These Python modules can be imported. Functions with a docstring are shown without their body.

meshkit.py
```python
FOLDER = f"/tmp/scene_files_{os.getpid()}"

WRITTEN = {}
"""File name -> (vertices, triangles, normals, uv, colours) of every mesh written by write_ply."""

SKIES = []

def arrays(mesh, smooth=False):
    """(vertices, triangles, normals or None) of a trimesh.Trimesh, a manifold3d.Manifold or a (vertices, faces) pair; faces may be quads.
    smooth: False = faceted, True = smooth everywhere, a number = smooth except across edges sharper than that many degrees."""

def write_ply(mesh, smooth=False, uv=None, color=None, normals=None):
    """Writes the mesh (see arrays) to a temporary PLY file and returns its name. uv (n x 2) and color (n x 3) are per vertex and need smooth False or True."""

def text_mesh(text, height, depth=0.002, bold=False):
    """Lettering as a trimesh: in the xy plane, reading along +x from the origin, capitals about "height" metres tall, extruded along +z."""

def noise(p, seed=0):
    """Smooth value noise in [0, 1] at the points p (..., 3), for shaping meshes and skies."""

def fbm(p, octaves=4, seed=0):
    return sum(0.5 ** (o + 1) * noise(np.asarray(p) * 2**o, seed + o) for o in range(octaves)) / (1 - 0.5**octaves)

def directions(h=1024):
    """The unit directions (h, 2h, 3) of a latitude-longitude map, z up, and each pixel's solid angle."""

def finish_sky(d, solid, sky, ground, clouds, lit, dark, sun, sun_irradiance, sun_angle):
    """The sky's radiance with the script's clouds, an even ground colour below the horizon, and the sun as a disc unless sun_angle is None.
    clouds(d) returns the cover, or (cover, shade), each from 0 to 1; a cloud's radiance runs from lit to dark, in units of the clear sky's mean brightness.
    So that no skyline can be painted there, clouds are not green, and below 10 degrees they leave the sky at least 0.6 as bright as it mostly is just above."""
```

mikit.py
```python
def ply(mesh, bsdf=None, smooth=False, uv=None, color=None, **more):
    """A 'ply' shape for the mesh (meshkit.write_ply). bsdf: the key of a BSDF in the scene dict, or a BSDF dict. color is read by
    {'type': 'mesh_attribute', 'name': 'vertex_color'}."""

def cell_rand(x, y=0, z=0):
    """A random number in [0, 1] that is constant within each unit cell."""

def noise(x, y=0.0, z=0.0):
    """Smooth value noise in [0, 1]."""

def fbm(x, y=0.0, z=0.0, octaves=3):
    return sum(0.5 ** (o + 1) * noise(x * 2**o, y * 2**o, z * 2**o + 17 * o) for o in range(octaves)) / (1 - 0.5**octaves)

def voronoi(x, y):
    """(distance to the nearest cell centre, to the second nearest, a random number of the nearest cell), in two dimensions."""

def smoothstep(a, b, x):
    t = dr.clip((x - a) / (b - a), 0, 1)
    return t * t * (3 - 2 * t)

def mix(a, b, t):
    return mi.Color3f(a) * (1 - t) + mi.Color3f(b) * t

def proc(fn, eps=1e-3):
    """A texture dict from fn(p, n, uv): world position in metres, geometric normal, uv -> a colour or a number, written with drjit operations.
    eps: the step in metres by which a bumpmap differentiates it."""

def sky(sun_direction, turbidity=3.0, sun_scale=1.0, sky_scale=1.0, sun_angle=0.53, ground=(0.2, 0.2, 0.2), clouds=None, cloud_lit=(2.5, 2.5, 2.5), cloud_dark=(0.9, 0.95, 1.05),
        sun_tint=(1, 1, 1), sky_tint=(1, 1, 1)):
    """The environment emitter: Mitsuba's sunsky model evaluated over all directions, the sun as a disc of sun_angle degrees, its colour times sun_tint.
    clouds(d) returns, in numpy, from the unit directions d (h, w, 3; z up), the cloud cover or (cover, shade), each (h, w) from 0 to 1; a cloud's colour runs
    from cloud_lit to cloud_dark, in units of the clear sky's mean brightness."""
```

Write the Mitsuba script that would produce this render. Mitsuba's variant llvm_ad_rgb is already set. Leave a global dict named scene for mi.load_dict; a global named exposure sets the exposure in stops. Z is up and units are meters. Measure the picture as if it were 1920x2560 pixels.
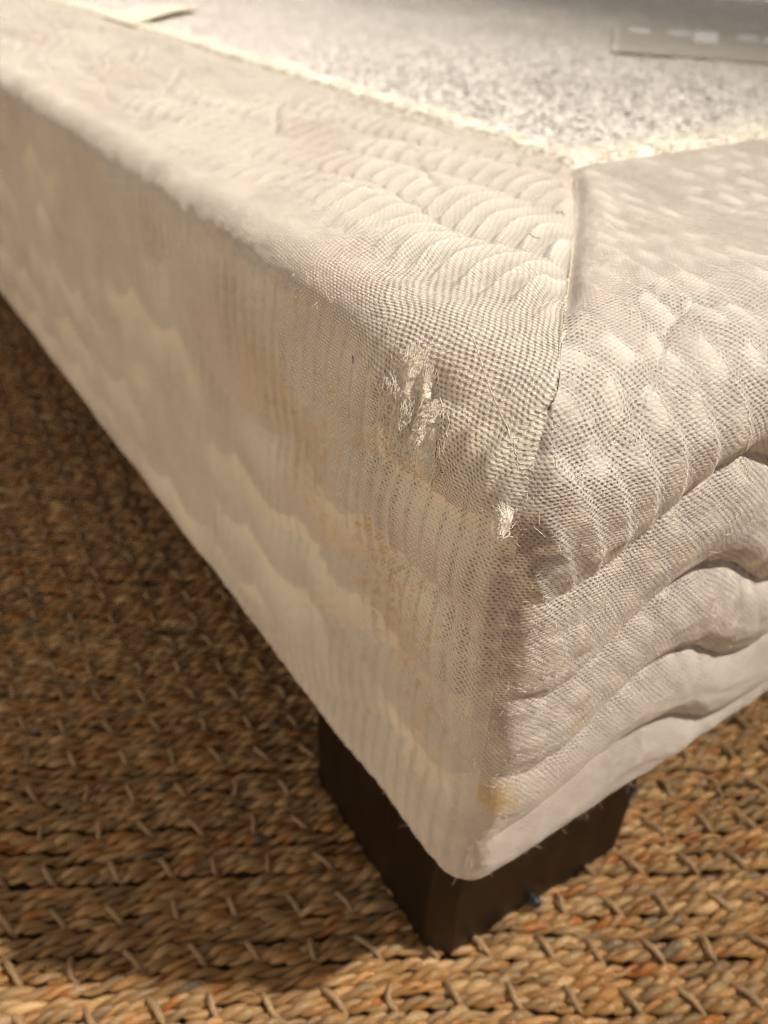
import math
import numpy as np
import drjit as dr
import mitsuba as mi
import trimesh
import mikit
import meshkit
from mikit import noise, fbm, voronoi, cell_rand, smoothstep, mix

T = mi.ScalarTransform4f
U = 0.075                      # metres per working unit; the bed's front corner stands over the origin
scene, labels = {}, {}

# ------------------------------------------------------------------ camera, light, exposure
CAM = np.array([1.2846, -1.3663, 4.5]) * U
RIGHT, DOWN, FWD = np.array([0.5566, 0.8302, 0.0313]), np.array([0.5038, -0.3082, -0.8073]), np.array([-0.6605, 0.4650, -0.5894])
FOCUS = 2.45
scene['camera'] = dict(type='thinlens', fov=50.25, fov_axis='x', aperture_radius=0.00110, focus_distance=FOCUS * U, near_clip=0.01, far_clip=60.0,
                       to_world=T().look_at(origin=CAM.tolist(), target=(CAM + FWD).tolist(), up=(-DOWN).tolist()))
exposure = 0.15
SUN = np.array([0.40, 0.53, 1.0]); SUN /= np.linalg.norm(SUN)
LAMP_AT = SUN * 4.0 + np.array([0, 0, 0.1])
scene['added_light'] = dict(type='disk', to_world=T().look_at(origin=LAMP_AT.tolist(), target=[0, 0, 0.1], up=[0, 1, 0]) @ T().scale(0.085),
                     emitter=dict(type='area', radiance=dict(type='rgb', value=[3350, 3060, 2640])))  # round source standing in for sunlight through a window
scene['room_light'] = dict(type='constant', radiance=dict(type='rgb', value=[0.255, 0.232, 0.205]))
scene['added_fill'] = dict(type='rectangle', to_world=T().look_at(origin=[0.05, -1.45, 0.22], target=[-0.25, 0, 0.12], up=[0, 0, 1]) @ T().scale([0.45, 0.30, 1]),
                           emitter=dict(type='area', radiance=dict(type='rgb', value=[3.5, 2.95, 2.2])))  # unseen fill added to brighten the shaded left face
labels['added_fill'] = dict(label='added unseen fill panel lighting the shaded side of the bed', category='added_light')
labels['added_light'] = dict(label='added round light standing in for the sunbeam, high to the right of the bed', category='added_light')

# ------------------------------------------------------------------ helpers
def put(key, mesh, bsdf, smooth=False, uv=None, color=None, normals=None, label=None, category=None, group=None, kind=None):
    if normals is not None:
        path = meshkit.write_ply(mesh, False, uv, color, normals=normals)
        scene[key] = dict(type='ply', filename=path, face_normals=False, bsdf=dict(type='ref', id=bsdf))
    else:
        scene[key] = mikit.ply(mesh, bsdf, smooth=smooth, uv=uv, color=color)
    tag(key, label, category, group, kind)

def tag(key, label=None, category=None, group=None, kind=None):
    d = {k: v for k, v in dict(label=label, category=category, group=group, kind=kind).items() if v}
    if d:
        labels[key] = {**labels.get(key, {}), **d}

def numbered(base):
    k, i = base, 1
    while k in scene:
        k, i = f'{base}_{i:03d}', i + 1
    return k

def grid_faces(nr, nc):
    i = np.arange(nr - 1)[:, None] * nc + np.arange(nc - 1)[None]
    i = i.ravel()
    return np.stack([i, i + 1, i + nc + 1, i + nc], 1)

def grid_normals(P):
    du = np.gradient(P, axis=1); dv = np.gradient(P, axis=0)
    n = np.cross(du, dv)
    return n / np.maximum(np.linalg.norm(n, axis=2, keepdims=True), 1e-12)

def tubes(paths, radii, sides=5):
    """Many tubes as one (v, f): paths (n, m, 3), radii (n, m)."""
    paths = np.asarray(paths, float); n, m, _ = paths.shape
    radii = np.broadcast_to(radii, (n, m))
    t = np.gradient(paths, axis=1); t /= np.maximum(np.linalg.norm(t, axis=2, keepdims=True), 1e-12)
    ref = np.where(np.abs(t[..., 2:3]) < 0.85, [0, 0, 1.0], [1.0, 0, 0])
    a = np.cross(t, ref); a /= np.maximum(np.linalg.norm(a, axis=2, keepdims=True), 1e-12)
    b = np.cross(t, a)
    ang = np.arange(sides) * 2 * np.pi / sides
    v = paths[:, :, None] + radii[..., None, None] * (np.cos(ang)[None, None, :, None] * a[:, :, None] + np.sin(ang)[None, None, :, None] * b[:, :, None])
    i = np.arange(n)[:, None, None] * m * sides + np.arange(m - 1)[None, :, None] * sides
    k = np.arange(sides)[None, None]; k2 = (k + 1) % sides
    f = np.stack([i + k, i + k2, i + sides + k2, i + sides + k], -1).reshape(-1, 4)
    return v.reshape(-1, 3), f

def sstep(a, b, x):
    t = np.clip((x - a) / (b - a), 0, 1); return t * t * (3 - 2 * t)

def n3(x, y, z=0.0, seed=0):
    x, y, z = np.broadcast_arrays(x, y, z)
    return meshkit.noise(np.stack([x, y, z], -1), seed)

def f3(x, y, z=0.0, octaves=3, seed=0):
    x, y, z = np.broadcast_arrays(x, y, z)
    return meshkit.fbm(np.stack([x, y, z], -1), octaves, seed)

# ------------------------------------------------------------------ materials
# knitted cover: uv = (run along the edge, height up the side) in working units
def knit(u, v, right):
    """(thread relief, hole) of a weft knit, 0..1."""
    x, y = mi.Float(u), mi.Float(v)
    wob = (noise(x * 3.1, y * 3.1, 4.0) - 0.5) * 0.07 + (noise(x * 14, y * 14, 9.0) - 0.5) * 0.008
    if right:
        y2 = y + wob - 0.10 * x
        x2 = x + 0.6 * wob
    else:
        y2 = y + wob + 0.05 * x
        x2 = x + 0.8 * wob
    r = y2 / 0.0125
    a = x2 / 0.0215 * (2 * math.pi)
    i = dr.floor(r + 0.5)
    cell = cell_rand(dr.floor(x2 / 0.0215 + 0.5 * (i - 2 * dr.floor(i * 0.5))), i, 2) - 0.5
    ca, cr = dr.cos(a), dr.cos(math.pi * r)
    g = dr.sign(ca) * dr.power(dr.abs(ca) + 1e-4, 0.5) * dr.sign(cr) * dr.power(dr.abs(cr) + 1e-4, 3.4) + 0.95 * cell
    hole = smoothstep(0.24, 0.88, g)
    line = r + 0.5 + 0.17 * dr.sin(a) * dr.cos(math.pi * dr.floor(r + 0.5))
    line = dr.abs(line - dr.floor(line) - 0.5) * 2                     # 1 at the thread's crest
    thread = smoothstep(0.40, 1.0, line) * (0.6 + 0.8 * noise(x * 40, y * 70, 8.0))
    return thread, hole

def rib_phase(x, y):
    """Phase of the satin ribs of the sunlit border (also used for its relief)."""
    g = dr.minimum(y - 3.75, 0) * 3.6
    return x / 0.150 + g + 0.55 * dr.sin(1.9 * x + 2.3 * y) + 0.30 * dr.sin(4.3 * x - 3.1 * y + 1.0)

def fan_phase(x, y):
    """(saw, weight) of the small curved ridges on top of the shaded border."""
    row = y - 3.6 + 0.16 * dr.sin(1.3 * x + 0.6) + 0.05 * dr.sin(4.1 * x)
    band = dr.floor(row / 0.40); fr = row / 0.40 - band
    ph = (x + 0.30 * row + 0.050 * dr.sin(math.pi * fr) + 0.047 * band) / 0.112 + 0.25 * dr.sin(2.1 * x - 1.7 * y) + 0.15 * dr.sin(5.3 * x + 2.9 * y)
    saw = ph - dr.floor(ph)
    w = dr.sqrt(dr.maximum(dr.sin(math.pi * fr), 0.0)) * (0.55 + 0.7 * smoothstep(0.3, 0.6, 0.5 + 0.35 * dr.sin(1.9 * x + 4.0 * y) + 0.25 * dr.sin(3.7 * x - 2.2 * y)))
    return saw, w * smoothstep(3.62, 3.85, y)

def openness(x, y, right):
    """(how open the knit is, how much white thread with painted glints floats on it)."""
    band = fbm(x * 2.6 + 3, y * 2.1, 1.0, 3)
    o = smoothstep(0.36, 0.66, band)
    if right:
        near = dr.exp(-(dr.square((x - 0.05) / 0.45) + dr.square((y - 3.05) / 0.7)))
        saw = rib_phase(x, y); saw = saw - dr.floor(saw)
        kk = dr.floor(rib_phase(x, y)); seg = (x * 0.5 - y) / 0.24 + 0.41 * kk + 0.5 * noise(x * 2.0, y * 2.0, 17.0); seg = seg - dr.floor(seg)
        satin_glint = smoothstep(0.0, 0.45, saw) * smoothstep(0.56, 0.53, saw) * smoothstep(0.0, 0.12, seg) * smoothstep(0.72, 0.58, seg) * smoothstep(0.30, 0.46, noise(x * 5.0, y * 5.5, 12.0)) * smoothstep(0.05, 0.2, x)
        o = o * 0.55 + 0.28 + 0.28 * near - 0.65 * satin_glint + 0.6 * (noise(x * 9.0, y * 7.0, 21.0) - 0.5)
        satin_glint = satin_glint * smoothstep(1.6, 2.6, y)
    else:
        near = dr.exp(-(dr.square((x + 0.28) / 0.5) + dr.square((y - 3.3) / 0.42)))
        slit = smoothstep(0.2, 0.85, dr.sin(2 * math.pi * (x / 0.085 + 1.6 * noise(y * 1.1, x * 0.8, 7.0))))
        o = o * 0.45 + 0.14 + 0.5 * near + 0.5 * (noise(x * 9.0, y * 7.0, 21.0) - 0.5) + 0.70 * slit * smoothstep(3.55, 3.1, y) * smoothstep(0.30, 0.55, noise(x * 2.2, y * 2.6, 3.0))
        o = o * (1 - 0.9 * smoothstep(3.75, 4.0, y)) - 0.12 * smoothstep(3.75, 4.0, y)
        saw, w = fan_phase(x, y)
        satin_glint = smoothstep(0.10, 0.20, saw) * smoothstep(0.46, 0.30, saw) * w * (0.65 + 0.35 * dr.sin(2 * math.pi * y / 0.024))  # satin thread on the ridge crests, with its highlights painted in as beads
        satin_glint = satin_glint * 1.2
    return dr.clip(o, -0.12, 1), satin_glint

STAINS_L = [(-1.03, 2.70, 0.17, 0.13, 1.0), (-1.22, 2.86, 0.12, 0.10, 0.6), (-1.56, 2.74, 0.16, 0.12, 0.8), (-1.40, 2.95, 0.14, 0.10, 0.6), (-1.75, 2.98, 0.18, 0.10, 0.7),
            (-0.60, 2.62, 0.07, 0.05, 0.9), (-0.72, 2.42, 0.34, 0.11, 0.9), (-0.45, 2.44, 0.12, 0.16, 0.7), (-0.30, 2.25, 0.10, 0.20, 0.6), (-0.98, 1.98, 0.22, 0.10, 0.5),
            (-0.68, 1.75, 0.10, 0.08, 0.5), (-0.18, 1.95, 0.08, 0.18, 0.5), (-0.50, 2.95, 0.08, 0.08, 0.4), (-0.80, 2.95, 0.10, 0.12, 0.5), (-0.22, 1.60, 0.10, 0.20, 0.45)]
STAINS_R = [(0.10, 1.80, 0.055, 0.055, 1.6), (0.15, 1.71, 0.05, 0.05, 0.7), (0.43, 2.05, 0.025, 0.02, 1.2), (0.22, 3.62, 0.02, 0.03, 1.0), (0.78, 2.75, 0.02, 0.03, 0.5)]

def cover_colour(right):
    def fn(p, n, uv):
        x, y = uv.x, uv.y
        thread, hole = knit(x, y, right)
        o, satin_glint = openness(x, y, right)
        mottled = fbm(x * 5, y * 5, 2.0, 3)
        base = mix((0.725, 0.668, 0.585), (0.655, 0.603, 0.535), mottled)
        base = mix(base, (0.84, 0.80, 0.745), dr.clip((0.16 if right else 0.70) * satin_glint, 0, 1))
        mauve = smoothstep(0.45, 0.75, fbm(x * 1.9 + 8, y * 2.4, 5.0, 3))
        base = mix(base, (0.64, 0.53, 0.475), 0.55 * mauve)
        base = base * (0.74 + 0.44 * thread)
        if not right:
            fs, fw = fan_phase(x, y)
            base = base * (1 - 0.20 * fw * smoothstep(0.5, 0.8, fs) * smoothstep(1.0, 0.92, fs))  # shaded flank of each ridge painted darker
            row = (y + 0.13 * dr.abs(dr.sin(math.pi * (x / 0.62 + 0.1 * dr.sin(3 * y)))) + 0.05 * noise(x * 3, y * 3, 30.0)) / 0.40
            k = dr.floor(row); fr = row - k
            scale = smoothstep(0.10, 0.95, fr) * smoothstep(1.0, 0.97, fr)
            base = mix(base, (0.80, 0.735, 0.615), 0.85 * scale * smoothstep(0.35, 0.6, noise(x * 1.7 + k * 3.1, y * 1.7, 14.0)) * smoothstep(3.45, 3.2, y))
            slit = smoothstep(0.1, 0.8, dr.sin(2 * math.pi * (x / 0.085 + 1.6 * noise(y * 1.1, x * 0.8, 7.0)))) * smoothstep(0.35, 0.6, noise(x * 2.2, y * 2.6, 3.0) * 0.6 + noise(x * 9, y * 4.0, 33.0) * 0.4)
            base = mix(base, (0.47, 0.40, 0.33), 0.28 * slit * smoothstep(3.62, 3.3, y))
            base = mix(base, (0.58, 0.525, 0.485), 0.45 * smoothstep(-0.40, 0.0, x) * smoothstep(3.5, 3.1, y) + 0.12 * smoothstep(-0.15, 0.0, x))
            soil_shade = dr.exp(-dr.square(x / 0.10)) * (dr.exp(-dr.square((y - 3.3) / 0.13)) + 0.8 * dr.exp(-dr.square((y - 2.95) / 0.24)) + 0.6 * dr.exp(-dr.square((y - 2.45) / 0.35)))
            base = mix(base, (0.33, 0.28, 0.255), dr.clip(0.85 * soil_shade * smoothstep(0.25, 0.7, noise(x * 16, y * 22, 5.0)), 0, 1))  # dirt and painted shade along the corner, matching the other border
            base = mix(base, (0.60, 0.565, 0.505), 0.25 * smoothstep(0.45, 0.7, fbm(x * 1.4, y * 1.8, 40.0, 3)))
        else:
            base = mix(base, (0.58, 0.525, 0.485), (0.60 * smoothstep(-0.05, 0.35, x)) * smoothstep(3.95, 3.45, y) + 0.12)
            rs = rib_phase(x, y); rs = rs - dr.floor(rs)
            base = base * (1 - 0.13 * smoothstep(0.60, 0.72, rs) * smoothstep(1.0, 0.85, rs) * smoothstep(1.4, 2.4, y))  # dark side of each rib painted into the colour
            base = mix(base, (0.84, 0.80, 0.745), dr.clip(0.30 * satin_glint, 0, 1))
        yellow = mi.Float(0.0)
        for cx, cy, wx, wy, k in (STAINS_R if right else STAINS_L):
            cx, cy = (cx, cy) if right else (cx - 0.12, cy + 0.05)
            yellow = yellow + k * dr.exp(-(dr.square((x - cx) / (wx * 1.35)) + dr.square((y - cy) / (wy * 1.35))))
        if right:
            fleck = smoothstep(0.15, 0.6, noise(x * 60, y * 60, 3.0))
        else:
            d1, d2, c1 = voronoi(x * 33 + 1.2 * noise(x * 40, y * 40), y * 33 + 1.2 * noise(x * 40, y * 40, 5.0))
            e1, e2, c2 = voronoi(x * 52 + 9, y * 52 + 1.2 * noise(x * 70, y * 70, 5.0))
            dens = dr.minimum(yellow, 1.3)
            fleck = smoothstep(0.50, 0.20, d1) * dr.select(c1 < 0.36 * dens, 1.0, 0.0) + 0.8 * smoothstep(0.50, 0.2, e1) * dr.select(c2 < 0.30 * dens, 1.0, 0.0)
            fleck = dr.minimum(fleck, 1.0) * 1.0 / dr.maximum(dens, 0.25)
        wash = 0.20 * smoothstep(0.2, 1.2, yellow)
        y_amt = dr.clip(dr.minimum(yellow, 1.2) * fleck * 0.60 + wash, 0, 0.9)
        base = mix(base, (0.57, 0.40, 0.19), y_amt)
        if right:
            grime_shade = dr.exp(-(dr.square((x - 0.04) / 0.17) + dr.square((y - 3.33) / 0.13))) + 0.8 * dr.exp(-(dr.square((x - 0.08) / 0.18) + dr.square((y - 2.98) / 0.22))) + 0.6 * dr.exp(-(dr.square((x - 0.06) / 0.14) + dr.square((y - 2.45) / 0.35))) + 0.35 * dr.exp(-dr.square((y - 2.6) / 0.6)) * smoothstep(0.4, 0.6, fbm(x * 3.0, y * 4.0, 19.0, 3))
            base = mix(base, (0.33, 0.28, 0.255), dr.clip(0.90 * grime_shade * smoothstep(0.25, 0.7, noise(x * 16, y * 22, 5.0)), 0, 1))  # dirt together with painted shade in the knit near the corner
        return mix(base, (0.17, 0.12, 0.095), dr.clip(hole * (0.14 + 0.50 * o), 0, 0.68))
    return fn

def cover_bump(right):
    def fn(p, n, uv):
        thread, hole = knit(uv.x, uv.y, right)
        o, satin_glint = openness(uv.x, uv.y, right)
        return (0.9 * thread - hole * (0.35 + 1.0 * o)) * (1 - 0.6 * satin_glint) + 0.7 * noise(uv.x * 110, uv.y * 190, 2.0) + 0.5 * noise(uv.x * 30, uv.y * 46, 5.0)
    return fn

def cover_bsdf(right):
    return dict(type='twosided', bsdf=dict(type='principled', base_color=mikit.proc(cover_colour(right)), roughness=0.62, specular=0.22, sheen=0.5, sheen_tint=0.4))
def bump(nested, fn, scale, eps):
    return dict(type='bumpmap', scale=scale, tex=mikit.proc(fn, eps=eps), bsdf=nested)
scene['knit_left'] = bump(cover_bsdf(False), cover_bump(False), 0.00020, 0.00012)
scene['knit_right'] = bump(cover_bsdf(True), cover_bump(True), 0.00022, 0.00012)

def panel_colour(p, n, uv):
    x, y = p.x / U, p.y / U
    e = dr.minimum(-1.85 - x, y - 1.95) + 0.0                      # distance from the sewn edge
    d1, d2, c = voronoi(x * 31 + 2.5 * noise(x * 9, y * 9), y * 31)
    dark = smoothstep(0.26, 0.52, d1) * smoothstep(0.30, 0.56, noise(x * 20, y * 20, 3.0) * 0.65 + c * 0.35)
    tone = mix((0.84, 0.79, 0.735), (0.76, 0.72, 0.68), fbm(x * 2, y * 2, 1.0, 2))
    col = mix(tone, (0.20, 0.185, 0.18), 0.74 * dark)
    band = smoothstep(0.42, 0.16, e + 0.12 * (noise(x * 12, y * 12, 5.0) - 0.5))
    cream = mix((0.92, 0.875, 0.77), (0.40, 0.35, 0.27), 0.9 * dark * smoothstep(0.0, 0.06, e))  # cream edge cloth, its sunward brightness painted in as well
    return mix(col, cream, band)
scene['spacer_mesh'] = bump(dict(type='twosided', bsdf=dict(type='principled', base_color=mikit.proc(panel_colour), roughness=0.75, specular=0.2)),
                            lambda p, n, uv: noise(p.x / U * 40, p.y / U * 40, 1.0) + 0.6 * noise(p.x / U * 85, p.y / U * 85, 2.0), 0.0007, 0.0004)

def wood_colour(p, n, uv):
    g = fbm(p.x * 160, p.y * 160, p.z * 9, 3)
    d = smoothstep(0.5, 0.8, fbm(p.x * 40, p.y * 40, p.z * 60, 3))
    g = dr.clip(g + 0.35 * d, 0, 1.5)
    return mix((0.007, 0.004, 0.0024), (0.022, 0.011, 0.006), g)
scene['dark_wood'] = bump(dict(type='twosided', bsdf=dict(type='principled', base_color=mikit.proc(wood_colour), roughness=0.40, specular=0.18)),
                          lambda p, n, uv: fbm(p.x * 500, p.y * 500, p.z * 30, 2), 0.00008, 0.0004)
def plain(key, c, rough=0.8, spec=0.2, **kw):
    scene[key] = dict(type='twosided', bsdf=dict(type='principled', base_color=dict(type='rgb', value=list(c)), roughness=rough, specular=spec, **kw))
plain('black_rubber', (0.018, 0.019, 0.02), 0.35, 0.5)
plain('white_fibre', (0.72, 0.67, 0.60), 1.0, 0.02)
plain('cream_thread', (0.72, 0.63, 0.50), 0.55, 0.4)
plain('brown_rim', (0.16, 0.085, 0.04), 0.8)
plain('grey_tape', (0.47, 0.435, 0.39), 0.7)
plain('pale_print', (0.80, 0.81, 0.80), 0.7)
plain('grey_hem', (0.62, 0.59, 0.54), 0.8)
plain('cream_cloth', (0.72, 0.66, 0.54), 0.85)
plain('blue_fibre', (0.02, 0.10, 0.22), 0.6)
plain('dark_fibre', (0.07, 0.055, 0.05), 0.6)
plain('under_cloth', (0.10, 0.09, 0.085), 0.9)
plain('blocker_cloth', (0.25, 0.22, 0.19), 0.9)
plain('floor_boards', (0.10, 0.07, 0.045), 0.6)

scene['seagrass'] = bump(dict(type='twosided', bsdf=dict(type='principled', base_color=dict(type='mesh_attribute', name='vertex_color'), roughness=0.45, specular=0.40)),
                         lambda p, n, uv: 0.6 * noise(uv.x * 3.0, uv.y * 30.0, 1.0) + 0.4 * noise(uv.x * 5, uv.y * 64.0, 3.0), 0.00035, 0.0003)
scene['jute_twine'] = dict(type='twosided', bsdf=dict(type='principled', base_color=dict(type='mesh_attribute', name='vertex_color'), roughness=0.6, specular=0.3))
def backing_colour(p, n, uv):
    return mix((0.07, 0.042, 0.02), (0.15, 0.092, 0.045), noise(p.x * 240, p.y * 240, 0))
scene['rug_backing'] = dict(type='twosided', bsdf=dict(type='principled', base_color=mikit.proc(backing_colour), roughness=0.95))

# ------------------------------------------------------------------ the bed base: knitted cover over a boxed base
ZT, ZB, RC = 3.5, 1.09, 0.16
INL, INR = 1.95, 1.85                     # width of the border on top, left and right of the mitre
WID = 19.0; LEN = 26.0

def cols():
    a = np.concatenate([np.arange(RC, 1.6, 0.0105), np.arange(1.6, 3.2, 0.018), np.geomspace(3.2, 14.0, 190), np.array([16.0, 18.5])])
    return a

def rows():
    """(kind, parameter): under, bottom round, side, top round, flat."""
    r = [('u', x) for x in np.linspace(0.55, 0.12, 6)]
    r += [('b', a) for a in np.linspace(0, 1, 14)]
    r += [('s', a) for a in np.linspace(0, 1, 185)[1:-1]]
    r += [('t', a) for a in np.linspace(0, 1, 52)]
    r += [('f', a) for a in np.linspace(0, 1, 140)[1:]]
    return r

def top_radius(s, right):
    near = np.exp(-np.square(s / 0.55))
    return (0.44 + 0.02 * near) if right else 0.17 + 0.29 * near

def edge_distances(P, right):
    return (-P[..., 0] if right else P[..., 1]), np.abs(-P[..., 0] * INL - P[..., 1] * INR) / math.hypot(INL, INR)

def border(right):
    """Base positions (rows x cols), uv of one border; columns run from the mitre outwards."""
    c = cols(); arc = np.linspace(0, 1, 13)[:-1]
    rw = rows()
    ncol = len(arc) + len(c)
    P = np.zeros((len(rw), ncol, 3)); UV = np.zeros((len(rw), ncol, 2))
    s_col = np.concatenate([np.zeros(len(arc)), c])
    R = top_radius(s_col, right)
    rb = 0.13
    for i, (k, a) in enumerate(rw):
        if k == 'u':
            d = np.full(ncol, a); z = np.full(ncol, ZB); v = ZB - 0.05 - (a - 0.12)
        elif k == 'b':
            th = a * np.pi / 2
            d = np.full(ncol, rb * (1 - np.sin(th))); z = np.full(ncol, ZB + rb * (1 - np.cos(th))); v = z * 1.0 - 0.05 * (1 - a)
        elif k == 's':
            d = np.zeros(ncol); z = ZB + rb + a * (ZT - R - ZB - rb); v = z
        elif k == 't':
            th = a * np.pi / 2
            d = R * (1 - np.cos(th)); z = ZT - R + R * np.sin(th); v = ZT - R + R * th
        else:
            d = R + a * ((INR if right else INL) - R); z = np.full(ncol, ZT); v = ZT - R + R * np.pi / 2 + d - R
        m = np.maximum(RC, d * (INL / INR if right else INR / INL)); rad = np.maximum(RC - d, 0.0015)
        along = np.zeros(ncol); out = d.copy()
        na = len(arc)
        along[na:] = m[na:] + (c - RC) * (LEN - m[na:]) / (LEN - RC)
        # arc: from 45 degrees to 0
        th = (1 - arc) * np.pi / 4
        mm, rr = m[:na], rad[:na]
        along[:na] = mm - rr * np.sin(th)
        out[:na] = np.maximum(RC, d[:na]) - rr * np.cos(th)
        # plan: 'along' = distance from the corner along the edge, 'out' = distance inwards from the face
        if right:
            P[i] = np.stack([-out, along, z], 1)
        else:
            P[i] = np.stack([-along, out, z], 1)
        UV[i, :, 1] = v
        sa = along.copy(); sa[:na] = mm - rr * th
        UV[i, :, 0] = sa if right else -sa
    # the mitre was sewn a little towards the sunlit side
    d_in, gap = edge_distances(P, right)
    shift = 0.06 * np.exp(-np.square(gap / 0.4)) * sstep(0.0, 0.18, d_in) * sstep(1.9, 1.2, d_in)
    P[..., 1] += shift
    return P, UV

def curve(pts, period, mean, amp, peak):
    pts = np.array(pts)
    def fn(s):
        w = mean + amp * np.cos(2 * np.pi * (s - peak) / period)
        e0, e1 = pts[0, 0], pts[-1, 0]
        y = np.interp(s, pts[:, 0], pts[:, 1])
        k = sstep(0, 0.5, np.maximum(e0 - s, s - e1))
        return y * (1 - k) + w * k
    return fn

FOLDS_R = [curve([(0, 1.22), (2, 1.22)], 1.45, 1.20, 0.0, 0.95),
           curve([(0, 1.45), (.3, 1.5), (.59, 1.62), (.72, 1.66), (.81, 1.69), (.92, 1.71), (1.05, 1.67), (1.18, 1.60), (1.43, 1.42), (1.64, 1.36), (1.88, 1.38)], 1.45, 1.5, 0.16, 0.92),
           curve([(0, 1.93), (.12, 1.90), (.26, 1.84), (.39, 1.86), (.51, 1.92), (.64, 2.03), (.8, 2.11), (.92, 2.12), (1.02, 2.11), (1.14, 2.06), (1.29, 1.94), (1.39, 1.87), (1.5, 1.81), (1.66, 1.78), (1.82, 1.80)], 1.45, 1.95, 0.16, 0.92),
           curve([(0, 2.38), (.12, 2.33), (.26, 2.27), (.35, 2.30), (.51, 2.37), (.65, 2.46), (.76, 2.53), (.86, 2.57), (.98, 2.58), (1.15, 2.52), (1.27, 2.44), (1.37, 2.35), (1.48, 2.27), (1.59, 2.24), (1.8, 2.26)], 1.45, 2.42, 0.17, 0.97),
           curve([(0, 2.82), (.1, 2.78), (.2, 2.76), (.31, 2.78), (.46, 2.81), (.56, 2.86), (.7, 2.95), (.82, 3.01), (.94, 3.05), (1.03, 3.05), (1.15, 3.0), (1.24, 2.93), (1.4, 2.83), (1.6, 2.76)], 1.45, 2.9, 0.15, 0.98),
           curve([(0, 3.29), (.12, 3.24), (.26, 3.23), (.34, 3.23), (.41, 3.26), (.53, 3.36), (.62, 3.43), (.79, 3.55), (.95, 3.60), (1.2, 3.52), (1.6, 3.32)], 1.45, 3.42, 0.16, 0.98),
           curve([(0, 4.02), (.4, 4.12), (.9, 4.25), (1.6, 4.16)], 1.45, 4.2, 0.06, 0.98),
           curve([(0, 5.4), (2, 5.4)], 1.45, 5.4, 0.0, 0.98)]
AMP_R = [0.75, 1.0, 1.0, 1.0, 1.0, 0.30, 0.12]
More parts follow.
